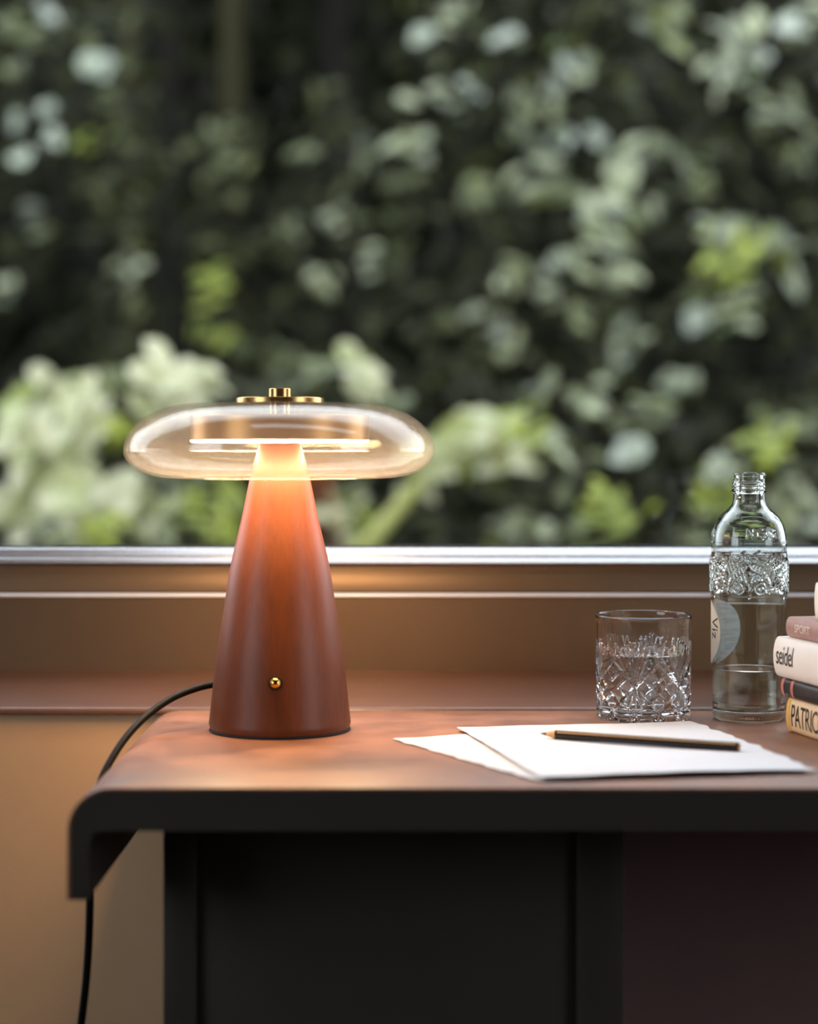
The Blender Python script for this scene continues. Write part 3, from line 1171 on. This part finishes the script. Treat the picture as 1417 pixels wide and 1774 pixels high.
T1, T2, T3, T4, T5 = .0278, .0160, .0325, .0165, .0290
z = .0003
o, cv, sp_ = book('cream book with bold black lettering, lowest in the stack at the right edge', (.3110, 1.552), z, T1, .205, .135, M_b_cream, text='PATRICK', tsize=.0255, tpos=.0085, tz=.20, tsx=.60)
band_on(cv, sp_, T1, .0004, .0058, M_b_yellow, 'yellow_band')
z += T1 + .0002
o, cv, sp_ = book('thin black book with rose end band between the two pale books', (.3075, 1.556), z, T2, .215, .140, M_b_black)
band_on(cv, sp_, T2, .0003, .0050, M_b_rose, 'rose_band')
band_on(cv, sp_, T2, .0180, .0225, M_b_rose, 'rose_band')
z += T2 + .0002
book('thick white book with handwritten black lettering in the middle of the stack', (.3025, 1.558), z, T3, .220, .140, M_b_white, text='seidel', tsize=.0225, tpos=.005, tz=.34, tsx=.66, shear=.1, sround=.005)
z += T3 + .0002
book('mauve book with pale lettering lying on the thick white book', (.3105, 1.551), z, T4, .190, .125, M_b_mauve, text='SPORT', tsize=.0092, tpos=.016, tz=.32, tmat=M_b_pale, tsx=1.05)
z += T4 + .0002
book('off-white book lying on top of the stack, cut by the photo edge', (.3270, 1.528), z, T5, .170, .115, M_b_offwhite, sround=.002)

# ------------------------------------------------------------------ the wood outside


def at(px, py, y):
    return Vector(((px - CX) / F * y, y, CAM_H + (HORIZON - py) / F * y))


M_soil = pbr('dark_soil', (0.014, 0.013, 0.008), rough=0.95, spec=0.05, var=0.4, scale=3, bump=0.4, bscale=20)
M_bark = pbr('mossy_bark', srgb(50, 47, 28), rough=0.9, spec=0.08, color2=srgb(28, 26, 17), scale=9, stretch=(1, 1, .25), bump=0.5, bscale=40)
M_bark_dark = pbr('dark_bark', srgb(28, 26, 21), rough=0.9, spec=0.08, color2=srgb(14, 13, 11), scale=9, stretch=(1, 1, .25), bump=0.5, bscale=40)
M_stalk = pbr('green_stalk', srgb(128, 130, 62), rough=0.6, var=0.15, scale=14)
M_lf_shade = leaf_mat('shaded_evergreen_leaf', srgb(15, 17, 10), srgb(40, 43, 25), rough=.6, spec=.08, trans=.15)  # deep shade of the wood put into the leaf colour
M_lf_silver = leaf_mat('silver_green_leaf', srgb(58, 68, 34), srgb(144, 150, 108), rough=.26, spec=1.0, trans=.25)
M_lf_olive = leaf_mat('olive_leaf', srgb(46, 50, 29), srgb(80, 86, 52), rough=.5, spec=.2, trans=.25)
M_lf_mid = leaf_mat('mid_green_leaf', srgb(46, 54, 24), srgb(92, 100, 48), rough=.4, spec=.6, trans=.3)
M_lf_yellow = leaf_mat('yellow_green_leaf', srgb(104, 118, 32), srgb(150, 162, 68), rough=.42, spec=.5, trans=.4)
M_lf_pale = leaf_mat('pale_leaf', srgb(130, 138, 80), srgb(184, 184, 152), rough=.35, spec=.7, trans=.3)  # palest leaf tone, for the low bushes


def gz(x, y):
    rise = max(0, y - 10.4)
    return -.82 + .04 * max(0, y - 4) + 1.3 * rise


def ground_mesh():
    nx, ny = 60, 50
    verts, faces = [], []
    for j in range(ny + 1):
        for i in range(nx + 1):
            x = -9 + 18 * i / nx
            y = WY1 + .0 + 14 * j / ny
            zz = gz(x, y)
            verts.append((x, y, zz + .08 * math.sin(x * 1.3 + 2) * math.sin(y * 1.7)))
    for j in range(ny):
        for i in range(nx):
            k = j * (nx + 1) + i
            faces.append((k, k + 1, k + nx + 2, k + nx + 1))
    return mesh_py('ground', verts, faces)


tag(link('ground', ground_mesh(), M_soil, smooth=True), 'dark wooded slope rising behind the window', kind='structure')


def leaf_template(kind):
    """thin curved leaf along +x, length 1, normal +z, as (verts, faces)"""
    n = 6
    wd = {'broad': .25, 'narrow': .17, 'big': .27, 'round': .40}[kind]
    dr = {'broad': .16, 'narrow': .22, 'big': .26, 'round': .06}[kind]
    verts, faces = [], []
    cup = .10 if kind == 'round' else .28
    for i in range(n + 1):
        t = i / n
        hw = wd * math.sin(math.pi * min(1, t ** .8)) ** .8 if 0 < i < n else .004
        zc = -dr * t * t
        verts += [(t, -hw, zc + hw * cup), (t, 0, zc), (t, hw, zc + hw * cup)]
    for i in range(n):
        for s in (0, 1):
            k = i * 3 + s
            faces.append((k, k + 3, k + 4, k + 1))
    return np.array(verts), faces


TEMPL = {k: leaf_template(k) for k in ('broad', 'narrow', 'big', 'round')}
LEAF_ME = {}


def leaf_mesh(kind, mat):
    key = (kind, mat.name)
    if key not in LEAF_ME:
        v, f = TEMPL[kind]
        me = mesh_py('leaf', v, f)
        me.materials.append(mat)
        me.polygons.foreach_set('use_smooth', [True] * len(me.polygons))
        LEAF_ME[key] = me
    return LEAF_ME[key]


def frame_from(d, nrm_):
    d = Vector(d).normalized()
    n_ = Vector(nrm_)
    n_ = (n_ - d * n_.dot(d))
    if n_.length < 1e-4:
        n_ = d.orthogonal()
    n_.normalize()
    y_ = n_.cross(d)
    return Matrix((d, y_, n_)).transposed()


def joined_leaves(name, kind, items, mat, parent, kindtag='stuff'):
    """items: list of (pos, Matrix3, scale)"""
    v0, f0 = TEMPL[kind]
    n, nv, nf = len(items), len(v0), len(f0)
    allv = np.empty((n, nv, 3))
    for i, (p, m, s) in enumerate(items):
        allv[i] = (v0 * s) @ np.array(m).T + np.array(p)
    f = np.array(f0)
    allf = (f[None] + (np.arange(n) * nv)[:, None, None]).reshape(-1)
    me = bpy.data.meshes.new(name)
    me.vertices.add(n * nv)
    me.vertices.foreach_set('co', allv.reshape(-1))
    me.loops.add(len(allf))
    me.loops.foreach_set('vertex_index', allf.astype(np.int32))
    me.polygons.add(n * nf)
    me.polygons.foreach_set('loop_start', (np.arange(n * nf) * 4).astype(np.int32))
    me.polygons.foreach_set('use_smooth', [True] * (n * nf))
    me.update(calc_edges=True)
    me.validate()
    o = link(name, me, mat, parent)
    if kindtag:
        o['kind'] = kindtag
    return o


M_lf_gloss = leaf_mat('glossy_round_leaf', srgb(58, 70, 40), srgb(96, 108, 74), rough=.22, spec=1.0, trans=.15)
for n_ in M_lf_gloss.node_tree.nodes:
    if n_.type == 'BSDF_PRINCIPLED':
        n_.inputs['Coat Weight'].default_value = 1.0
        n_.inputs['Coat Roughness'].default_value = 0.18
MATS = {'r': M_lf_gloss, 's': M_lf_silver, 'm': M_lf_mid, 'y': M_lf_yellow, 'p': M_lf_pale, 'd': M_lf_shade}


def shrub(name, label, cat, base, clusters, group, bark, n_fill=0, fill_box=None, trunk_r=.03, top=None, fill_len=.10, fill_mat=None):
    """clusters: (px, py, radius px, kind letter, depth). Leaves of a cluster are single leaves on one twig."""
    o = tag(empty(name, base), label, cat, group)
    inv = Matrix.Translation(-Vector(base))

    def put(ob):
        ob.matrix_parent_inverse = inv
        return ob
    pts = [at(c_[0], c_[1], c_[4]) for c_ in clusters]
    top = Vector(top) if top is not None else sum(pts, Vector()) / len(pts) + Vector((0, .35, .2))
    b = Vector(base)
    tr = catmull([b - Vector((0, 0, .15)), b.lerp(top, .35) + Vector((rng.uniform(-.08, .08), .1, 0)), b.lerp(top, .7) + Vector((rng.uniform(-.08, .08), .05, 0)), top], 6)
    put(link('trunk', tube_me('trunk', tr, [trunk_r * (1 - .7 * i / (len(tr) - 1)) for i in range(len(tr))], 9), bark, o))
    for (px, py, rad, kd, y), c0 in zip(clusters, pts):
        r_m = rad / F * y
        # twig from the trunk to the cluster
        best = min(tr, key=lambda q_: (q_ - (c0 + Vector((0, .2, -.25)))).length)
        mid = best.lerp(c0, .6) + Vector((0, .08, -.05))
        tw = catmull([best, mid, c0 + Vector((0, .03, -.02))], 4)
        put(link('branch', tube_me('branch', tw, [max(.003, trunk_r * .28 * (1 - .8 * i / (len(tw) - 1))) for i in range(len(tw))], 6), bark, o))
        big = kd == 'p'
        nl = {'r': 3, 's': 7, 'm': 7, 'y': 12, 'p': 11}[kd]
        kind = {'r': 'round', 's': 'broad', 'm': 'broad', 'y': 'narrow', 'p': 'big'}[kd]
        hang = rng.uniform(0, 6.28)
        for k in range(nl):
            off = Vector((rng.gauss(0, .42), rng.gauss(0, .5), rng.gauss(0, .38))) * r_m
            a = hang + rng.gauss(0, .9)
            d = Vector((math.cos(a), -.25 + rng.uniform(-.4, .3), .55 * math.sin(a) - .35))
            n_ = Vector((rng.uniform(-.5, .5), -.74 + rng.uniform(-.45, .4), .68 + rng.uniform(-.35, .25)))
            if kd == 'r':
                off *= .55
                n_ = Vector((rng.uniform(-.14, .14), -.74 + rng.uniform(-.1, .1), .67))
            s = r_m * rng.uniform(.7, 1.2) * (1.25 if big else 1.0)
            m3 = frame_from(d, n_)
            lf = bpy.data.objects.new('leaf', leaf_mesh(kind, MATS[kd]))
            COL.objects.link(lf)
            lf.parent = o
            p = c0 + off - d.normalized() * s * .5
            lf.matrix_parent_inverse = inv
            lf.matrix_basis = Matrix.Translation(p) @ m3.to_4x4() @ Matrix.Scale(s, 4)
    if n_fill:
        x0, x1, y0, y1, z0, z1 = fill_box
        items = []
        for k in range(n_fill):
            p = (rng.uniform(x0, x1), rng.uniform(y0, y1), rng.uniform(z0, z1))
            d = (rng.uniform(-1, 1), rng.uniform(-1, .6), rng.uniform(-.9, .4))
            n_ = (rng.uniform(-.6, .6), rng.uniform(-1, .2), rng.uniform(.2, 1))
            items.append((p, frame_from(d, n_), fill_len * rng.uniform(.7, 1.3)))
        put(joined_leaves('foliage', 'broad', [q_ for i_, q_ in enumerate(items) if i_ % 3], fill_mat or M_lf_shade, o))
        put(joined_leaves('foliage', 'broad', items[::3], M_lf_olive, o))
    return o


def fbox(px0, px1, py0, py1, y0, y1):
    a, b = at(px0, py1, (y0 + y1) / 2), at(px1, py0, (y0 + y1) / 2)
    return (a.x, b.x, y0, y1, a.z, b.z)


GT, GL = 'tall shrubs and trees on the slope', 'low leafy plants just outside the window'
Yt = 6.4
tl = [(85, 20, 40, 'r'), (190, 35, 32, 'r'), (30, 45, 40, 'm'), (165, 110, 46, 'r'), (25, 120, 32, 'm'), (90, 180, 38, 'r'), (28, 205, 30, 'r'), (95, 235, 32, 'r'), (146, 246, 24, 'y'), (42, 280, 32, 'r')]
def beyond(n, px0, px1, py0, py1, kinds, lo, hi):
    return [(rng.uniform(px0, px1), rng.uniform(py0, py1), rng.uniform(lo, hi), rng.choice(kinds)) for _ in range(n)]


tl += beyond(9, -420, -60, -60, 560, 'srm', 34, 50)
shrub('tall_shrub', 'silvery leaved shrub top left, its round leaves catching the sky', 'shrub', (-1.9, Yt + .5, gz(-1.9, Yt + .5)), [c_ + (Yt + rng.uniform(-.3, .3),) for c_ in tl], GT, M_bark_dark, 260, fbox(-120, 260, -120, 330, Yt + .1, Yt + .7), top=(-1.75, Yt + .4, 1.9))
tm_ = [(385, 225, 34, 'm'), (400, 275, 36, 'm'), (520, 265, 34, 'm'), (570, 385, 34, 's'), (560, 495, 36, 's'), (640, 455, 30, 's'), (640, 255, 34, 'm'), (370, 485, 42, 'y'), (372, 575, 34, 'y'), (500, 395, 28, 'm'),
       (225, 460, 34, 's'), (60, 385, 50, 'm'), (12, 490, 30, 's'), (480, 620, 34, 'm'), (220, 530, 30, 'm')]
shrub('tall_shrub', 'sparse dark shrub in the middle behind the lamp', 'shrub', (-.75, Yt + 1.4, gz(-.75, Yt + 1.4)), [c_ + (Yt + .8 + rng.uniform(-.2, .3),) for c_ in tm_], GT, M_bark_dark, 420, fbox(150, 720, 180, 640, Yt + 1.0, Yt + 1.8), top=(-.7, Yt + 1.3, 1.6))
tr1 = [(735, 52, 42, 'r'), (790, 20, 36, 's'), (862, 65, 38, 'r'), (960, 90, 46, 'r'), (1012, 118, 42, 's'), (760, 170, 42, 's'), (828, 155, 44, 'r'), (955, 160, 42, 's'), (905, 180, 42, 'm'), (978, 235, 44, 'r'), (1035, 230, 34, 'r'),
       (722, 255, 46, 's'), (912, 240, 38, 'm'), (925, 300, 58, 's'), (962, 322, 48, 'm'), (890, 470, 38, 's'), (975, 465, 42, 's'), (1070, 480, 46, 's'), (945, 505, 36, 's'), (840, 550, 50, 's'), (875, 605, 36, 's'), (840, 330, 40, 'm')]
shrub('tall_shrub', 'broad silvery green shrub right of centre, thick with leaf rosettes', 'shrub', (.75, Yt + .6, gz(.75, Yt + .6)), [c_ + (Yt + rng.uniform(-.4, .4),) for c_ in tr1], GT, M_bark_dark, 420, fbox(700, 1080, -100, 640, Yt + .2, Yt + 1.0), top=(.5, Yt + .5, 1.8))
tr2 = [(1080, 315, 56, 's'), (1042, 372, 56, 's'), (1100, 378, 46, 'm'), (1155, 45, 60, 'm'), (1280, 55, 54, 's'), (1292, 112, 54, 'r'), (1255, 135, 40, 's'), (1375, 55, 44, 'r'), (1410, 15, 36, 's'), (1342, 200, 52, 'm'), (1325, 190, 40, 's'),
       (1150, 265, 48, 'm'), (1215, 320, 38, 'm'), (1245, 388, 50, 's'), (1045, 428, 40, 's'), (1350, 425, 56, 's'), (1265, 455, 62, 'y'), (1310, 440, 52, 'm'), (1225, 560, 66, 'r'), (1282, 520, 50, 's'), (1200, 520, 46, 'm'), (1075, 590, 44, 's'),
       (1165, 668, 40, 'r'), (1195, 660, 36, 's'), (1000, 560, 34, 'm'), (1390, 260, 40, 'm')]
tr2 += beyond(16, 1460, 1950, -60, 660, 'ssrmy', 38, 58)
shrub('tall_shrub', 'large pale green shrub at the upper right with drooping leaf clusters', 'shrub', (1.5, Yt + .2, gz(1.5, Yt + .2)), [c_ + (Yt - .4 + rng.uniform(-.4, .4),) for c_ in tr2], GT, M_bark_dark, 420, fbox(1040, 1540, -100, 700, Yt - .1, Yt + .7), top=(1.2, Yt + .1, 1.8))
Yl = 4.3
ll = [(100, 690, 62, 'p'), (112, 742, 70, 'p'), (40, 690, 46, 'y'), (272, 655, 66, 'p'), (200, 668, 44, 'm'), (335, 662, 54, 'p'), (30, 765, 60, 'p'), (62, 835, 72, 'p'), (132, 858, 78, 'p'), (232, 880, 66, 'p'), (330, 890, 52, 'y'),
      (392, 908, 46, 'y'), (215, 742, 40, 'y'), (20, 890, 60, 'p'), (400, 850, 40, 'y'), (300, 835, 44, 'm'), (160, 690, 40, 'p'), (180, 920, 50, 'y'), (270, 930, 50, 'm'), (90, 925, 50, 'm')]
ll += beyond(8, -420, -60, 660, 940, 'ppym', 45, 65)
shrub('leafy_bush', 'low bush with big pale leaves left of the lamp', 'shrub', (-.75, Yl + .5, -.78), [c_ + (Yl + rng.uniform(-.35, .35),) for c_ in ll], GL, M_bark, 260, fbox(-140, 460, 650, 1100, Yl + .2, Yl + .7), trunk_r=.02, fill_len=.09)
lc = [(560, 640, 44, 'm'), (628, 655, 50, 'p'), (540, 655, 34, 'm'), (602, 860, 46, 'm'), (590, 905, 46, 'p'), (780, 770, 66, 'p'), (850, 760, 66, 'p'), (730, 800, 52, 'p'), (900, 745, 46, 'y'), (690, 700, 34, 'm'), (640, 905, 40, 'y'), (820, 790, 40, 'y')]
shrub('leafy_bush', 'pale leafed bush directly behind the lamp shade', 'shrub', (.05, Yl + .9, -.75), [c_ + (Yl + .4 + rng.uniform(-.3, .3),) for c_ in lc], GL, M_bark, 200, fbox(480, 900, 640, 1050, Yl + .6, Yl + 1.1), trunk_r=.018, fill_len=.09)
lr = [(960, 680, 46, 'm'), (1030, 702, 42, 's'), (975, 768, 44, 's'), (1080, 782, 58, 'r'), (1130, 725, 50, 'm'), (1325, 730, 40, 'm'), (1392, 740, 46, 'm'), (1250, 802, 56, 's'), (1330, 775, 54, 'y'), (1235, 862, 52, 'y'), (1072, 890, 58, 'y'),
      (912, 912, 62, 's'), (1190, 930, 46, 'm'), (1392, 872, 54, 's'), (1040, 860, 44, 'y'), (860, 925, 46, 'm'), (1340, 930, 46, 'm'), (990, 925, 44, 'm')]
lr += beyond(14, 1460, 2000, 700, 950, 'symy', 42, 60)
shrub('leafy_bush', 'yellow green bush behind the tumbler and the bottle', 'shrub', (.85, Yl + .8, -.75), [c_ + (Yl + .3 + rng.uniform(-.3, .3),) for c_ in lr], GL, M_bark, 260, fbox(880, 1500, 700, 1100, Yl + .5, Yl + 1.0), trunk_r=.02, fill_len=.09)

# bare trunks and a leaning stalk


def trunk_tree(label, px, y, r0, pxtop, mat, dense):
    b = at(px, 780, y); t = at(pxtop, -500, y)
    base = Vector((b.x, y, gz(b.x, y) - .05))
    o = tag(empty('tree', base), label, 'tree', GT)
    inv = Matrix.Translation(-base)
    pts = catmull([base - Vector((0, 0, .2)), base.lerp(t, .3) + Vector((.03, 0, 0)), base.lerp(t, .65) - Vector((.03, 0, 0)), t], 8)
    tk = link('trunk', tube_me('trunk', pts, [r0 * (1.15 - .45 * i / (len(pts) - 1)) for i in range(len(pts))], 14), mat, o)
    tk.matrix_parent_inverse = inv
    items = []
    for k in range(dense):                      # unseen foliage above the frame, added to shade the slope behind
        p = t + Vector((rng.gauss(0, .35), rng.gauss(.2, .35), rng.gauss(.3, .35)))
        items.append((p, frame_from((rng.uniform(-1, 1), rng.uniform(-1, 1), rng.uniform(-.8, .2)), (rng.uniform(-.5, .5), rng.uniform(-.5, .5), 1)), rng.uniform(.12, .2)))
    cr = joined_leaves('shade_crown', 'broad', items, M_lf_shade, o)
    cr.matrix_parent_inverse = inv
    return o


trunk_tree('mossy olive tree trunk standing left of the centre', 226, 8.2, .075, 236, M_bark, 900)
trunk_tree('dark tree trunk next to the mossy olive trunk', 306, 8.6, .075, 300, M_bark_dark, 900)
trunk_tree('thin mossy tree trunk with green growth at its foot, above the lamp', 385, 8.0, .055, 430, M_bark, 700)
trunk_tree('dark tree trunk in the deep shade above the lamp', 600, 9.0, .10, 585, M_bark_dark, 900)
st = [at(600, 1010, 4.6), at(640, 940, 4.6), at(690, 880, 4.65), at(748, 815, 4.7)]
tag(link('plant_stalk', tube_me('plant_stalk', catmull([Vector((st[0].x - .1, 4.6, -.85))] + st, 6), [.026 - .0003 * i for i in range(25)], 10), M_stalk), 'thick olive stalk leaning to the right behind the lamp', 'plant')

# dense dark evergreens closing the view
for (label, x0, x1) in (('dense dark evergreen closing the view at the left', -5.6, -1.2), ('dense dark evergreen closing the view in the middle', -1.3, 1.1), ('dense dark evergreen closing the view at the right', 1.0, 5.6)):
    xb = (x0 + x1) / 2
    y = 10.0
    base = Vector((xb, y + .4, gz(xb, y + .4) - .1))
    o = tag(empty('evergreen', base), label, 'tree', GT)
    inv = Matrix.Translation(-base)
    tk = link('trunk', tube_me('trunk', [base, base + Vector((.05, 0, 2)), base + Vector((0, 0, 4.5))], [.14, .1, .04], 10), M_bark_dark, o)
    tk.matrix_parent_inverse = inv
    items = []
    for k in range(int(2200 * (x1 - x0))):
        p = (rng.uniform(x0, x1), rng.uniform(9.0, 10.3), rng.uniform(-.7, 5.2))
        items.append((p, frame_from((rng.uniform(-1, 1), rng.uniform(-1, .3), rng.uniform(-1, .1)), (rng.uniform(-.6, .6), rng.uniform(-1, 0), rng.uniform(0, .9))), rng.uniform(.13, .24)))
    f_ = joined_leaves('foliage', 'broad', items, M_lf_shade, o)
    f_.matrix_parent_inverse = inv
